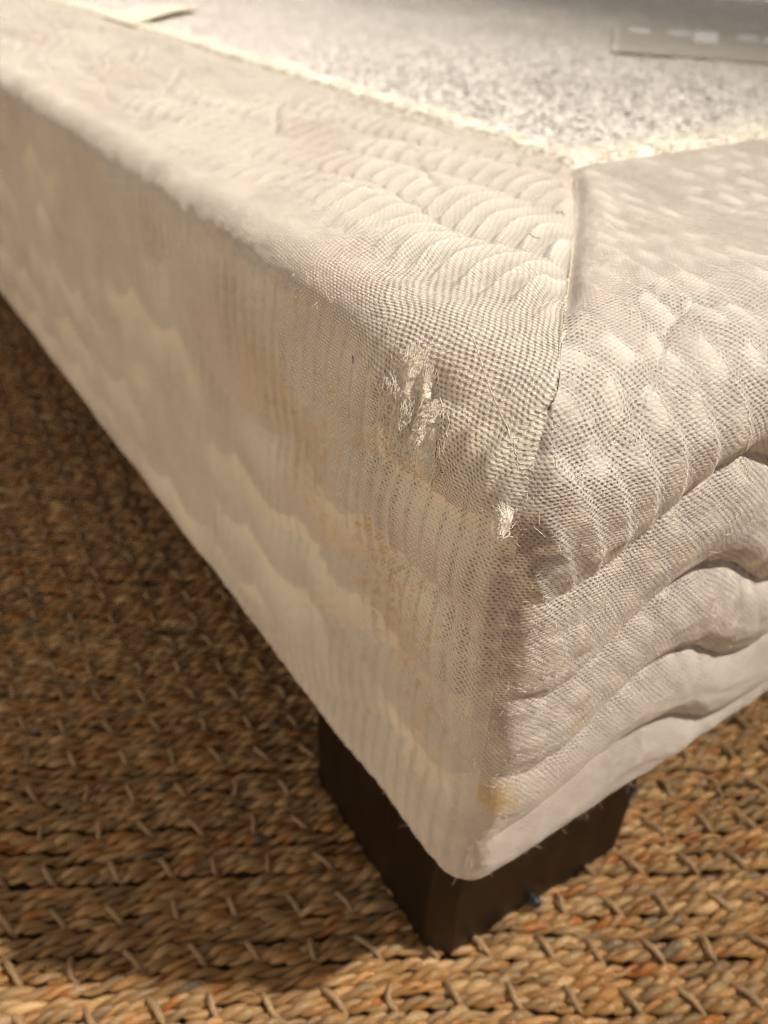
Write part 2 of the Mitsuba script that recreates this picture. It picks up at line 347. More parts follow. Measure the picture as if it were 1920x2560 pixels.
FOLDS_L = [curve([(-2, 1.20), (0, 1.20)], 2.6, 1.20, 0.0, -.45),
           curve([(-1.56, 1.21), (-1.32, 1.28), (-1.01, 1.45), (-.8, 1.60), (-.62, 1.69), (-.5, 1.72), (-.36, 1.77), (-.15, 1.70), (0, 1.6)], 2.6, 1.47, 0.2, -.4),
           curve([(-1.99, 1.79), (-1.69, 1.82), (-1.42, 1.84), (-1.09, 1.89), (-.92, 1.98), (-.76, 2.08), (-.61, 2.15), (-.5, 2.18), (-.36, 2.15), (-.25, 2.10), (-.13, 2.03), (0, 1.95)], 2.6, 1.98, 0.18, -.45),
           curve([(-1.95, 2.06), (-1.57, 2.14), (-1.16, 2.27), (-.92, 2.39), (-.75, 2.51), (-.55, 2.64), (-.3, 2.66), (0, 2.55)], 2.6, 2.36, 0.25, -.4),
           curve([(-1.9, 2.62), (-1.5, 2.66), (-1.1, 2.82), (-.8, 2.96), (-.5, 3.02), (-.2, 2.98), (0, 2.9)], 2.6, 2.82, 0.2, -.45),
           curve([(-1.5, 3.25), (-.8, 3.32), (0, 3.32)], 2.6, 3.28, 0.08, -.45),
           curve([(-2, 5.5), (0, 5.5)], 2.6, 5.5, 0.0, -.45)]
AMP_L = [0.8, 1.0, 1.0, 1.0, 0.7, 0.0]

def relief(s, v, right):
    a = np.abs(s)
    folds = [f(s) for f in (FOLDS_R if right else FOLDS_L)]
    amps = AMP_R if right else AMP_L
    h = np.zeros_like(s)
    corner = sstep(0.02, 0.22, a)
    if right:
        A = np.interp(a, [0, .2, .45, .8, 1.1, 1.6, 5], [.016, .030, .042, .064, .080, .080, .068])
    else:
        A = np.interp(a, [0, .2, .6, 1.5, 5], [.012, .030, .040, .026, .014])
    A = A * (0.85 + 0.3 * n3(s * 2.3, v * 2.3, 1.0, seed=3))
    for k in range(len(folds) - 1):
        z0, z1 = folds[k], folds[k + 1]
        gap = np.maximum(z1 - z0, 0.05)
        t = (v - z0) / gap
        inside = (t >= 0) & (t < 1)
        t = np.clip(t, 0, 1)
        tt = t ** (0.92 if right else 1.0)
        p = np.sin(np.pi * tt) ** 0.62
        h += np.where(inside, p * A * amps[k] * np.minimum(1, gap / 0.30), 0)
    h = h * (0.35 + 0.65 * corner)
    # soft lumps
    h += 0.022 * (f3(s * 3.2, v * 3.2, 5.0, 3, seed=11) - 0.5) + 0.010 * (f3(s * 9, v * 9, 2.0, 2, seed=4) - 0.5)
    fa, fb = folds[2], folds[4]
    skew = v - 0.5 * (fa + fb)
    h += (0.016 if right else 0.007) * (f3(s * 2.4, skew * 10.0, 8.0, 3, seed=13) - 0.5) * sstep(0.03, 0.2, a) * sstep(3.9, 3.4, v)
    if right:   # ribs of the jacquard
        ph = np.array(rib_phase(mi.Float(s.ravel()), mi.Float(v.ravel()))).reshape(s.shape)
        w = (0.35 + 0.65 * sstep(0.36, 0.56, f3(s * 3.0, v * 3.2, 7.0, 2, seed=23))) * (0.25 + 0.75 * sstep(2.6, 3.2, v)) * sstep(1.2, 2.2, v) * sstep(0.04, 0.15, a)
        saw = (ph % 1.0); rib = np.where(saw < 0.5, saw / 0.5, (1 - saw) / 0.5)
        rib = np.where(saw < 0.6, np.clip(saw / 0.6, 0, 1), np.clip(1 - (saw - 0.6) / 0.2, 0, 1))
        h += 0.0145 * rib * w
        # rolled edge beside the mitre
    else:
        top = sstep(3.62, 3.85, v)
        yy = v - 3.6
        saw, w = (np.array(q).reshape(s.shape) for q in fan_phase(mi.Float(s.ravel()), mi.Float(v.ravel())))
        rib = np.where(saw < 0.22, saw / 0.22, (1 - saw) / 0.78)
        h += 0.036 * rib * w * sstep(INL + 3.3, INL + 3.1, v)
        sc = (s + 0.30 * np.sin(2 * np.pi * v / 0.9)) / 1.5 + 0.3                       # fan outlines
        h -= 0.014 * np.exp(-np.square(((sc - np.round(sc)) * 1.5) / 0.05)) * top
        h += 0.035 * (f3(s * 1.6, v * 2.0, 6.0, 2, seed=35) - 0.5) * top
        ph2 = s / 0.09 + 1.2 * (f3(s * 1.0, v * 0.7, 3.0, 2, seed=41) - 0.5)
        h += 0.0070 * np.cos(2 * np.pi * ph2) * (0.25 + 0.75 * sstep(1.5, 2.4, v)) * sstep(3.5, 3.2, v) * sstep(0.35, 0.6, f3(s * 1.8, v * 2.0, 4.0, 2, seed=43))
    h -= 0.05 * sstep(0.16, 0.0, np.abs(v - 5.15)) * 0   # seam handled below
    return h

def build_border(right):
    P, UV = border(right)
    N = grid_normals(P)
    # outward everywhere
    mid = np.array([-8.0, 8.0, 2.0])
    N = np.where(((P - mid) * N).sum(-1, keepdims=True) < 0, -N, N)
    s, v = UV[..., 0], UV[..., 1]
    h = relief(s, v, right)
    d_in, gap = edge_distances(P, right)
    gap = np.abs(s) * 0 + np.abs(np.where(right, P[..., 1] - P[:, :1, 1], P[:, :1, 0] - P[..., 0])) * 0.72
    INSET = INR if right else INL
    flat = P[..., 2] > ZT - 0.02
    crease = np.exp(-np.square(gap / 0.03)) * sstep(0.10, 0.55, d_in) * sstep(3.20, 3.44, P[..., 2])
    h = h * (1 - 0.8 * crease) - 0.014 * crease
    if right:
        h += 0.009 * np.exp(-np.square((gap - 0.10) / 0.06)) * sstep(0.25, 0.7, d_in) * sstep(3.0, 3.4, P[..., 2])
    seam = np.maximum(sstep(INSET - 0.10, INSET, d_in), 0)   # dips under at the sewn edge
    h = h * (1 - 0.7 * sstep(INSET - 0.25, INSET, d_in)) - 0.060 * seam * flat
    # dents and the torn spot
    if not right:
        h -= 0.055 * np.exp(-(np.square((s + 0.51) / 0.085) + np.square((v - 3.27) / 0.12)))
        h += 0.020 * np.exp(-(np.square((s + 0.20) / 0.10) + np.square((v - 3.45) / 0.13)))
    # the two borders meet in one line: fade the relief to a shared value on the first columns
    fade = np.ones(P.shape[1]); fade[:10] = sstep(0, 1, np.arange(10) / 9.0)
    lumps = 0.016 * (f3(P[..., 0] * 3, P[..., 1] * 3, P[..., 2] * 3, 3, seed=51) - 0.5) - 0.014 * crease - 0.060 * seam * flat
    N[:, 0] = N[:, 0] * 1.0
    h = lumps * (1 - fade) + h * fade
    # first column: normal along the bisector so both pieces share it
    b = N[:, 0].copy(); m = (b[:, 0] * 1 + b[:, 1] * -1) / 2
    N[:, 0, 0], N[:, 0, 1] = m, -m
    N[:, 0] /= np.maximum(np.linalg.norm(N[:, 0], axis=1, keepdims=True), 1e-9)
    Q = P + N * h[..., None]
    return Q, UV

def outward_normals(Q, flip):
    n = grid_normals(Q)
    return -n if flip else n

COVER = {}
def emit_border(right):
    Q, UV = build_border(right)
    n = grid_normals(Q)
    mid = np.array([-8.0, 8.0, 2.2])
    sign = np.sign(((Q - mid) * n).sum(-1).mean())
    n = n * sign
    n[:, 0] = n[:, 0] * [1, 1, 1]
    b = n[:, 0]; m = (b[:, 0] - b[:, 1]) / 2
    low = Q[:, 0, 2] < 3.38                          # below the mitre the corner is one smooth cloth
    n[low, 0, 0], n[low, 0, 1] = m[low], -m[low]
    n /= np.linalg.norm(n, axis=2, keepdims=True)
    f = grid_faces(*Q.shape[:2])
    if sign < 0:
        f = f[:, ::-1]
    COVER[right] = (Q, n, UV)
    return Q, n, UV, f

for right in (False, True):
    Q, n, UV, f = emit_border(right)
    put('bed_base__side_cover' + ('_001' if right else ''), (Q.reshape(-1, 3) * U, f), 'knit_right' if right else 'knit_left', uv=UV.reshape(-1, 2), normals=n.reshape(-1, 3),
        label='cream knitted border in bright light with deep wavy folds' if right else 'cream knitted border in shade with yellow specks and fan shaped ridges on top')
tag('bed_base', 'low bed base in worn cream knitted fabric on a dark wooden leg', 'bed base')

def surf(right, s, v, lift=0.0):
    """Point and normal of the cover at (s, v)."""
    Q, n, UV = COVER[right]
    s, v = np.broadcast_arrays(np.asarray(s, float), np.asarray(v, float))
    out, nn = [], []
    from scipy.spatial import cKDTree
    if 'tree' not in COVER:
        COVER['tree'] = {}
    if right not in COVER['tree']:
        COVER['tree'][right] = cKDTree(UV.reshape(-1, 2))
    dd, i = COVER['tree'][right].query(np.stack([s.ravel(), v.ravel()], 1), k=3)
    w = 1 / np.maximum(dd, 1e-6); w /= w.sum(1, keepdims=True)
    p = (Q.reshape(-1, 3)[i] * w[..., None]).sum(1); q = (n.reshape(-1, 3)[i] * w[..., None]).sum(1)
    q /= np.linalg.norm(q, axis=1, keepdims=True)
    return (p + q * np.asarray(lift).reshape(-1, 1) if np.ndim(lift) else p + q * lift).reshape(s.shape + (3,)), q.reshape(s.shape + (3,))

# top panel of knotted spacer mesh
def panel():
    gx = np.concatenate([np.linspace(0, 0.3, 22)[:-1], np.arange(0.3, 4.5, 0.017), np.geomspace(4.5, 24.1, 150)])
    gy = np.concatenate([np.linspace(0, 0.3, 22)[:-1], np.arange(0.3, 3.2, 0.017), np.geomspace(3.2, 17.0, 190)])
    X, Y = np.meshgrid(-(INR - 0.005) - gx, (INL - 0.005) + gy)
    e = np.minimum(-(INR - 0.005) - X, Y - (INL - 0.005))
    k = np.exp(-np.square(np.hypot(X + 3.5, Y - 3.2) / 3.0))
    Z = 3.44 + 0.055 * sstep(0, 0.10, e) - 0.025 * sstep(0.16, 0.42, e)
    Z += 0.05 * (f3(X * 0.8, Y * 0.8, 1.0, 2, seed=61) - 0.5) * sstep(0.1, 0.8, e)
    Z += (0.040 * (n3(X * 15, Y * 15, 1.0, seed=62) - 0.5) + 0.032 * (n3(X * 31, Y * 31, 1.0, seed=63) - 0.5)) * np.maximum(k, 0.25) * (0.25 + 0.75 * sstep(0.2, 0.5, e))
    return np.stack([X, Y, Z], -1)
Pn = panel()
f = grid_faces(*Pn.shape[:2])
nn = grid_normals(Pn)
if nn[..., 2].mean() < 0:
    nn, f = -nn, f[:, ::-1]
put('bed_base__top_panel', (Pn.reshape(-1, 3) * U, f), 'spacer_mesh', normals=nn.reshape(-1, 3), label='pale grey speckled mesh top panel with a cream sewn edge')

# stitching: mitre seam thread and the stitched line round the panel
def stitches(path, length, gap, r, lift):
    path = np.asarray(path); seg = np.linalg.norm(np.diff(path, axis=0), axis=1); L = np.concatenate([[0], np.cumsum(seg)])
    starts = np.arange(0, L[-1] - length, length + gap)
    t = starts[:, None] + np.linspace(0, length, 6)[None]
    pts = np.stack([np.interp(t, L, path[:, k]) for k in range(3)], -1)
    pts[..., 2] += lift * np.sin(np.linspace(0, np.pi, 6))
    return pts
t = np.linspace(0, 1, 90)
mitre, _ = surf(False, -(1.88 - 1.5 * t), 3.5 - 0.46 + 0.46 * np.pi / 2 + (1.88 - 1.5 * t) - 0.46, 0.0)
Ql = COVER[False][0]
mit = Ql[:, 0][Ql[:, 0, 2] > 3.465]; mit = mit[::-1]
st = stitches(mit + [0.0, 0, 0.000], 0.026, 0.016, 0.004, 0.007)
put('bed_base__corner_seam', tubes(st * U, 0.0036 * U, 5), 'cream_thread', smooth=True, label='puckered mitred seam running from panel to corner')
e1 = np.stack([np.linspace(-INR, -9, 400), np.full(400, INL - .003), np.full(400, 3.452)], 1)
e2 = np.stack([np.full(250, -INR + .003), np.linspace(INL, 6.5, 250), np.full(250, 3.452)], 1)
st = np.concatenate([stitches(e1, 0.036, 0.016, 0, 0.018), stitches(e2, 0.036, 0.016, 0, 0.018)])
put('bed_base__panel_stitching', tubes(st * U, 0.0075 * U, 5), 'cream_thread', smooth=True, kind='stuff')

# underside and far sides, so that the base is a closed box
def box(lo, hi):
    lo, hi = np.array(lo, float), np.array(hi, float)
    b = trimesh.creation.box(extents=hi - lo); b.apply_translation((lo + hi) / 2); return b
put('bed_base__underside', (lambda b: (b.vertices * U, b.faces))(box((-25.6, 0.42, ZB + 0.02), (-0.42, 18.4, ZB + 0.10))), 'under_cloth')

# leg: square post with a chamfered front edge
def leg_mesh():
    ch, h = 0.10, 1.30
    x0, x1, y0, y1 = -1.57, -0.235, 0.145, 1.46
    def ring(c, z, g=0.0):
        return np.array([(x0 + g, y0 + g), (x1 - c - 0, y0 + g), (x1 - g, y0 + c), (x1 - g, y1 - g), (x0 + g, y1 - g)])
    import shapely
    poly = shapely.Polygon(ring(ch, 0)).buffer(-0.02, join_style=1).buffer(0.02, quad_segs=4)
    m = trimesh.creation.extrude_polygon(poly, h + 0.03, engine='earcut')
    m.apply_translation([0, 0, -0.03])
    m.apply_translation([-x1, -y0, 0]); m.apply_transform(trimesh.transformations.rotation_matrix(math.radians(-2.5), [0, 0, 1])); m.apply_translation([x1, y0, 0])
    return m
m = leg_mesh(); m.apply_scale(U)
put('bed_base__leg', m, 'dark_wood', smooth=28, label='square dark brown wooden leg with a bevelled front edge')
g = trimesh.creation.capsule(height=0.05, radius=0.034, count=[16, 16]); g.apply_transform(trimesh.transformations.rotation_matrix(math.radians(90), [0, 1, 0])); g.apply_translation([-0.20, 0.80, 0.055]); g.apply_scale(U)
put('bed_base__leg__glide', g, 'black_rubber', smooth=True, label='small black knob at the foot of the leg')

# ------------------------------------------------------------------ torn spot, pills, loose fibres
rng = np.random.default_rng(7)
def fibres(right, centre, axis, length, width, n, curl, lift, seg=9):
    """Curly fibres lying on the cover round a line on (s, v)."""
    c = np.array(centre); ax = np.array(axis, float); ax /= np.linalg.norm(ax); px = np.array([-ax[1], ax[0]])
    a = rng.uniform(-.5, .5, n) * length; b = rng.normal(0, .35, n) * width
    th = rng.normal(0, 0.45, n); L = rng.uniform(.3, 1.0, n) * length * 0.55
    t = np.linspace(-.5, .5, seg)[None]
    ph = rng.uniform(0, 6.28, (n, 1)); fr = rng.uniform(3, 8, (n, 1))
    da = a[:, None] + t * L[:, None] * np.cos(th)[:, None] + curl * np.sin(fr * t * 2 + ph)
    db = b[:, None] + t * L[:, None] * np.sin(th)[:, None] + curl * np.cos(fr * t * 2.3 + ph)
    sv = c + da[..., None] * ax + db[..., None] * px
    env = np.exp(-np.square(db / (width * 0.6)) - np.square(da / (length * 0.62)) ** 2)
    hgt = 0.004 + lift * env * rng.uniform(.3, 1.0, (n, 1)) + 0.003 * np.sin(fr * t * 2 + ph)
    p, q = surf(right, sv[..., 0], sv[..., 1])
    return p + q * np.maximum(hgt, 0.003)[..., None]

TEAR = [(-0.575, 3.30), (-0.445, 3.18), (-0.51, 3.275), (-0.55, 3.19)]
TUFT = (False, -0.085, 3.085)
tear = [fibres(False, TEAR[0], (0.22, -1), 0.19, 0.045, 1100, 0.008, 0.024), fibres(False, TEAR[1], (0.35, -1), 0.18, 0.080, 1700, 0.010, 0.034), fibres(False, TEAR[2], (0.25, -1), 0.18, 0.030, 500, 0.006, 0.030),
        fibres(False, TEAR[3], (0.4, -1), 0.24, 0.12, 500, 0.009, 0.030)]
put('bed_base__torn_stuffing', tubes(np.concatenate(tear) * U, 0.0013 * U, 3), 'white_fibre', smooth=True, kind='stuff', label='white frayed stuffing pulled out of a torn hole')
plain('stuffing', (0.74, 0.69, 0.62), 1.0, 0.0)
# lumpy body under the fibres
bund = [fibres(False, TEAR[0], (0.22, -1), 0.15, 0.026, 26, 0.006, 0.010), fibres(False, TEAR[1], (0.35, -1), 0.12, 0.055, 60, 0.008, 0.020), fibres(False, TEAR[2], (0.25, -1), 0.15, 0.024, 20, 0.006, 0.010)]
bund = np.concatenate(bund)
prof = np.sin(np.linspace(0.12, np.pi - 0.12, bund.shape[1]))[None] * rng.uniform(0.010, 0.019, (len(bund), 1)) * rng.uniform(0.7, 1.3, bund.shape[:2])
def wad(key, paths, radii, seed):
    v, f = tubes(paths, radii, 9)
    d = f3(v[:, 0] * 90, v[:, 1] * 90, v[:, 2] * 90, 3, seed=seed)[:, None] - 0.5
    put(key, ((v + 0.010 * d) * U, f), 'stuffing', smooth=True, kind='stuff')
wad('bed_base__torn_stuffing__wad', bund, prof, 91)
def lump(right, pts, key, mat, seg=9):
    out = []
    for s, v, r1, r2, hh in pts:
        b = trimesh.creation.icosphere(subdivisions=4)
        vv = b.vertices * (1 + 0.35 * (f3(*(b.vertices.T * np.array([[3.5], [2.0], [3.5]]) + 4), octaves=4, seed=int(1000 * abs(s))) - 0.5)[:, None])
        p, q = surf(right, s, v)
        e1 = np.array([1.0, 0, 0]) if not right else np.array([0, 1.0, 0]); e1 = e1 - q * (e1 @ q); e1 /= np.linalg.norm(e1); e2 = np.cross(q, e1)
        if e2[2] < 0: e2 = -e2
        tilt = -0.25; f1, f2 = e1 * math.cos(tilt) + e2 * math.sin(tilt), -e1 * math.sin(tilt) + e2 * math.cos(tilt)
        b.vertices = p + vv[:, :1] * r1 * f1 + vv[:, 1:2] * r2 * f2 + vv[:, 2:] * hh * q
        out.append(b)
    m = trimesh.util.concatenate(out); m.apply_scale(U)
    put(key, m, mat, smooth=True)
a = np.linspace(0, 2 * np.pi, 60)
rim = np.stack([-0.52 + 0.125 * np.cos(a + 0.0), 3.28 + 0.12 * np.sin(a)], 1) + 0.008 * np.stack([np.sin(a * 7), np.cos(a * 5)], 1)
p, q = surf(False, rim[:, 0], rim[:, 1], 0.003)
put('bed_base__torn_edge', tubes((p[29:34])[None] * U, 0.003 * U, 6), 'brown_rim', smooth=True, label='brown frayed left edge of the torn hole')
pill = [fibres(TUFT[0], TUFT[1:], (0.10, -1), 0.085, 0.028, 170, 0.008, 0.040)]
put('bed_base__fluff_tuft', tubes(np.concatenate(pill) * U, 0.0013 * U, 3), 'white_fibre', smooth=True, kind='stuff', label='small white fluff tuft on the corner edge')
lump(TUFT[0], [(TUFT[1], TUFT[2], 0.026, 0.050, 0.034)], 'bed_base__fluff_tuft__wad', 'stuffing')

# short stray hairs of the knit
def hairs(right, s, v, length, stand, seed):
    r = np.random.default_rng(seed); n = len(s)
    p, q = surf(right, s, v)
    d = r.normal(0, 1, (n, 3)); d -= q * (d * q).sum(1, keepdims=True) * (1 - stand); d += q * stand * 0.8
    d /= np.linalg.norm(d, axis=1, keepdims=True)
    L = length * r.uniform(.4, 1.4, (n, 1, 1))
    t = np.linspace(0, 1, 5)[None, :, None]
    bend = r.normal(0, .5, (n, 1, 3))
    return p[:, None] + q[:, None] * 0.002 + d[:, None] * t * L + bend * L * t * t * 0.6
r = np.random.default_rng(3)
hs = [hairs(False, r.uniform(-2.0, -.05, 260), r.uniform(0.99, 1.10, 260), 0.03, 0.35, 1), hairs(True, r.uniform(.05, 2.2, 380), r.uniform(0.98, 1.12, 380), 0.034, 0.35, 2),
      hairs(False, r.uniform(-.25, -.03, 40), r.uniform(1.08, 3.2, 40), 0.035, 0.25, 3), hairs(True, r.uniform(.03, .3, 160), r.uniform(1.3, 3.3, 160), 0.03, 0.2, 4),
      hairs(True, r.uniform(.05, 1.7, 160), r.uniform(1.2, 3.8, 160), 0.025, 0.2, 5), hairs(False, r.uniform(-1.4, -.5, 60), r.uniform(3.35, 3.5, 60), 0.035, 0.35, 6)]
hs = np.concatenate(hs)
put('bed_base__stray_hair', tubes(hs * U, np.linspace(0.0011, 0.0005, 5)[None] * U, 3), 'white_fibre', smooth=True, kind='stuff')
# loose threads lying on the cover
def thread(right, pts, key, mat, rad, label):
    pts = np.array(pts, float); t = np.linspace(0, 1, len(pts)); tt = np.linspace(0, 1, 40)
    from scipy.interpolate import make_interp_spline
    sp = make_interp_spline(t, pts, k=min(3, len(pts) - 1))(tt)
    p, q = surf(right, sp[:, 0], sp[:, 1], 0.0015)
    put(numbered(key), tubes(p[None] * U, rad * U, 6), mat, smooth=True, label=label)
thread(False, [(-0.557, 3.555), (-0.41, 3.464), (-0.316, 3.401), (-0.2, 3.337), (-0.10, 3.24)], 'bed_base__loose_thread', 'cream_thread', 0.0014, 'pale loose thread near the top corner')
thread(False, [(-2.64, 4.85), (-2.36, 4.71), (-2.31, 4.724)], 'bed_base__loose_thread', 'dark_fibre', 0.0011, 'fine dark hair on the ridged strip')
thread(False, [(-0.872, 3.29), (-0.866, 3.284), (-0.86, 3.27)], 'bed_base__loose_thread', 'blue_fibre', 0.0014, 'tiny blue fibre left of the torn hole')
thread(False, [(-1.215, 4.49), (-1.19, 4.475), (-1.20, 4.50), (-1.17, 4.48)], 'bed_base__loose_thread', 'dark_fibre', 0.0014, 'dark speck of lint beside the mitred seam')
thread(False, [(-0.985, 4.16), (-0.965, 4.145), (-0.95, 4.17)], 'bed_base__loose_thread', 'dark_fibre', 0.0010, 'short curled hair beside the mitred seam')
# ------------------------------------------------------------------ label and folded tab on the panel
def sheet(c, key, mat, z, label=None):
    """A thin curved patch over four corner points (x, y)."""
    c = np.array(c, float); a = np.linspace(0, 1, 24)
    A, B = np.meshgrid(a, a)
    P2 = (c[0] * ((1 - A) * (1 - B))[..., None] + c[1] * (A * (1 - B))[..., None] + c[2] * (A * B)[..., None] + c[3] * ((1 - A) * B)[..., None])
    Z = z(A, B) if callable(z) else np.full(A.shape, z)
    top = np.concatenate([P2, Z[..., None]], -1); bot = top - [0, 0, 0.012]
    f = grid_faces(24, 24); nv = 24 * 24
    edge = np.concatenate([np.arange(24), np.arange(1, 24) * 24 + 23, np.arange(22, -1, -1) + 23 * 24, np.arange(22, 0, -1) * 24])
    e2 = np.roll(edge, -1)
    side = np.stack([edge, edge + nv, e2 + nv, e2], 1)
    put(key, (np.concatenate([top.reshape(-1, 3), bot.reshape(-1, 3)]) * U, np.concatenate([f, f[:, ::-1] + nv, side])), mat, smooth=35, label=label)
ll, lr, ur, ul = np.array([-4.95, 5.58]), np.array([-3.40, 6.80]), np.array([-4.98, 9.35]), np.array([-6.95, 7.75])
sheet([ll, lr, ur, ul], 'bed_base__care_label', 'grey_tape', 3.494, 'grey printed label sewn to the top panel')
sheet([ll + [-.035, -.025], ll, ul, ul + [-.045, -.03]], 'bed_base__care_label__hem', 'grey_hem', 3.492)
def on_label(a, b):
    return ll * (1 - a) * (1 - b) + lr * a * (1 - b) + ur * a * b + ul * (1 - a) * b
for i, (a0, a1, b0, b1) in enumerate([(.05, .15, .66, .80), (.24, .34, .66, .80), (.36, .47, .46, .84), (.56, .65, .64, .80), (.68, .76, .60, .76), (.80, .93, .56, .74)]):
    sheet([on_label(a0, b0), on_label(a1, b0), on_label(a1, b1), on_label(a0, b1)], numbered('bed_base__care_label__printed_mark'), 'pale_print', 3.4955)
# folded tab lying by the far seam
sheet([(-8.2, 1.95), (-9.6, 3.3), (-10.1, 3.2), (-9.3, 1.93)], 'bed_base__fabric_tab', 'cream_cloth', lambda A, B: 3.50 + 0.045 * np.sin(np.pi * A) ** 0.6 * (1 - 0.5 * B), 'folded cream fabric tab standing up by the seam')

# ------------------------------------------------------------------ woven seagrass rug
rng = np.random.default_rng(11)
W = np.array([0.525, 0.851]); W /= np.linalg.norm(W)         # along the cords
Nn = np.array([W[1], -W[0]])                                 # across the cords
PITCH = 0.0656
# visible ground (working units), with a margin; cords are clipped to it
import shapely
VIEW = shapely.Polygon([(-13.5, 2.2), (-13.0, -0.6), (-4.2, -1.75), (-1.1, -2.15), (1.25, 1.3), (0.2, 3.2), (-0.35, 4.4), (-1.8, 4.4), (-1.8, 1.6), (-4, 1.9)]).buffer(0.2)
q0, q1 = -13.4, 2.4
TIE, ROWS = 0.309, 4                                         # tie spacing along a cord, cords per weave period
ref = np.array([-1.13, -1.177])                              # one tie's centre, over the first pair of cords
rq = ref @ Nn; rw_ = ref @ W
SKEW = 0.130                                                 # shift of the ties along the cord per period
def pair_height(q_idx, w):
    """Cord centre height: pairs dive where a warp thread passes over."""
    per = q_idx // ROWS; sub = q_idx % ROWS
    ph = 2 * np.pi * (w - rw_ - per * SKEW) / TIE
    return np.where(sub < 2, -0.016 * np.cos(ph), 0.016 * np.cos(ph))
PAL = np.array([[.35, .20, .085], [.39, .23, .105], [.32, .19, .088], [.28, .18, .085], [.46, .30, .155], [.33, .165, .06], [.26, .165, .088], [.38, .205, .083]]) * [1.0, 0.98, 0.92]
def cord(i):
    q = rq + (i + 0.5 - 1.0) * PITCH + rng.normal(0, 0.006)
    a = np.array([Nn * q - W * 30, Nn * q + W * 30])
    cut = VIEW.intersection(shapely.LineString(a))
    if cut.is_empty:
        return None
    lines = [g for g in getattr(cut, 'geoms', [cut]) if g.geom_type == 'LineString']
    if not lines:
        return None
    ends = np.concatenate([np.array(l.coords) @ W for l in lines]); w0, w1 = ends.min(), ends.max()
    near = q > -5.2
    step = 0.021 if near else 0.045
    n = max(int((w1 - w0) / step), 8); w = np.linspace(w0, w1, n)
    wig = 0.012 * (n3(w * 1.7, i * 3.1, 0, seed=71) - 0.5) * 2 + 0.010 * (n3(w * 6.5, i * 3.1, 4, seed=79) - 0.5) * 2
    wig = wig + 0.07 * (n3(w * 0.9, np.full_like(w, q * 0.7), 0, seed=84) - 0.5) * 2
    hz = -PITCH * 0.52 + pair_height(i, w) + 0.012 * (n3(w * 4.5, i * 2.3, 0, seed=72) - 0.5) * 2
    c = Nn[None] * (q + wig)[:, None] + W[None] * w[:, None]
    c = np.concatenate([c, hz[:, None]], 1)
    tw = 0.215 * (1 + 0.6 * (n3(w * 1.1, i * 1.3, 0, seed=73) - 0.5))
    ph = np.cumsum(2 * np.pi / tw * np.gradient(w)) + rng.uniform(0, 6.28)
    up = np.array([0, 0, 1.0]); across = np.array([Nn[0], Nn[1], 0])
    V, F, C, UVs = [], [], [], []
    sides = 8 if near else 6
    base_mix = rng.dirichlet(np.ones(len(PAL)) * 0.6)
    for k in range(2):
        a = ph + k * np.pi
        rad = PITCH * (0.335 + 0.17 * (n3(w * 9.0, i * 5.7 + k * 31, 0, seed=74) - 0.5) * 2)
        off = PITCH * 0.27
        pc = c + off * (np.cos(a)[:, None] * across + np.sin(a)[:, None] * up)
        ang = np.arange(sides) * 2 * np.pi / sides
        # flattened strand that turns with the twist
        e1 = -np.sin(a)[:, None] * across + np.cos(a)[:, None] * up
        e2 = np.cos(a)[:, None] * across + np.sin(a)[:, None] * up
        v = pc[:, None] + rad[:, None, None] * (1.15 * np.cos(ang)[None, :, None] * e1[:, None] + 0.95 * np.sin(ang)[None, :, None] * e2[:, None])
        j = np.arange(n - 1)[:, None] * sides + np.arange(sides)[None]; j2 = np.arange(n - 1)[:, None] * sides + (np.arange(sides)[None] + 1) % sides
        F.append(np.stack([j, j2, j2 + sides, j + sides], -1).reshape(-1, 4) + sum(len(x) for x in V))
        V.append(v.reshape(-1, 3))
        cell = np.floor((w + 0.11 * k) / 0.22 + 7 * k).astype(int)
        r_ = np.random.default_rng(1000 + 2 * (i + 500) + k)
        pick = r_.integers(0, len(PAL), cell.max() - cell.min() + 2)
        col = PAL[pick[cell - cell.min()]] * (0.80 + 0.55 * r_.random(len(pick)))[cell - cell.min()][:, None]
        kf = np.ones(9) / 9
        for ch in range(3):
            col[:, ch] = np.convolve(np.pad(col[:, ch], 4, 'edge'), kf, 'valid')
        odd = sstep(0.86, 0.92, n3(w * 3.6, i * 9.1 + k * 17, 0, seed=76))[:, None]
        col = col * (1 - odd) + np.array([.36, .14, .04]) * odd
        grey = sstep(0.84, 0.92, n3(w * 3.1, i * 4.7 + k * 13, 0, seed=77))[:, None]
        col = col * (1 - grey) + np.array([.19, .14, .085]) * grey
        vv = np.repeat(col[:, None], sides, 1) * (0.88 + 0.24 * n3(w[:, None] * 3, ang[None] * 1.3, i * 1.7 + k * 40, seed=78))[..., None]
        C.append(vv.reshape(-1, 3))
        UVs.append(np.stack([np.broadcast_to(w[:, None] * 8 + i * 3.3, (n, sides)), np.broadcast_to(np.abs(ang / np.pi - 1)[None] + k * 5 + i, (n, sides))], -1).reshape(-1, 2))
    return np.concatenate(V) * U, np.concatenate(F), np.concatenate(C), np.concatenate(UVs)
i0, i1 = int((q0 - rq) / PITCH), int((q1 - rq) / PITCH)
tag('rug', 'woven natural seagrass rug under the bed', 'rug')
made = 0
for i in range(i1, i0, -1):
    got = cord(i)
    if got is None:
        continue
    V, F, C, UVs = got
    put('rug__cord' + (f'_{made:03d}' if made else ''), (V, F), 'seagrass', smooth=True, color=C, uv=UVs)
    made += 1
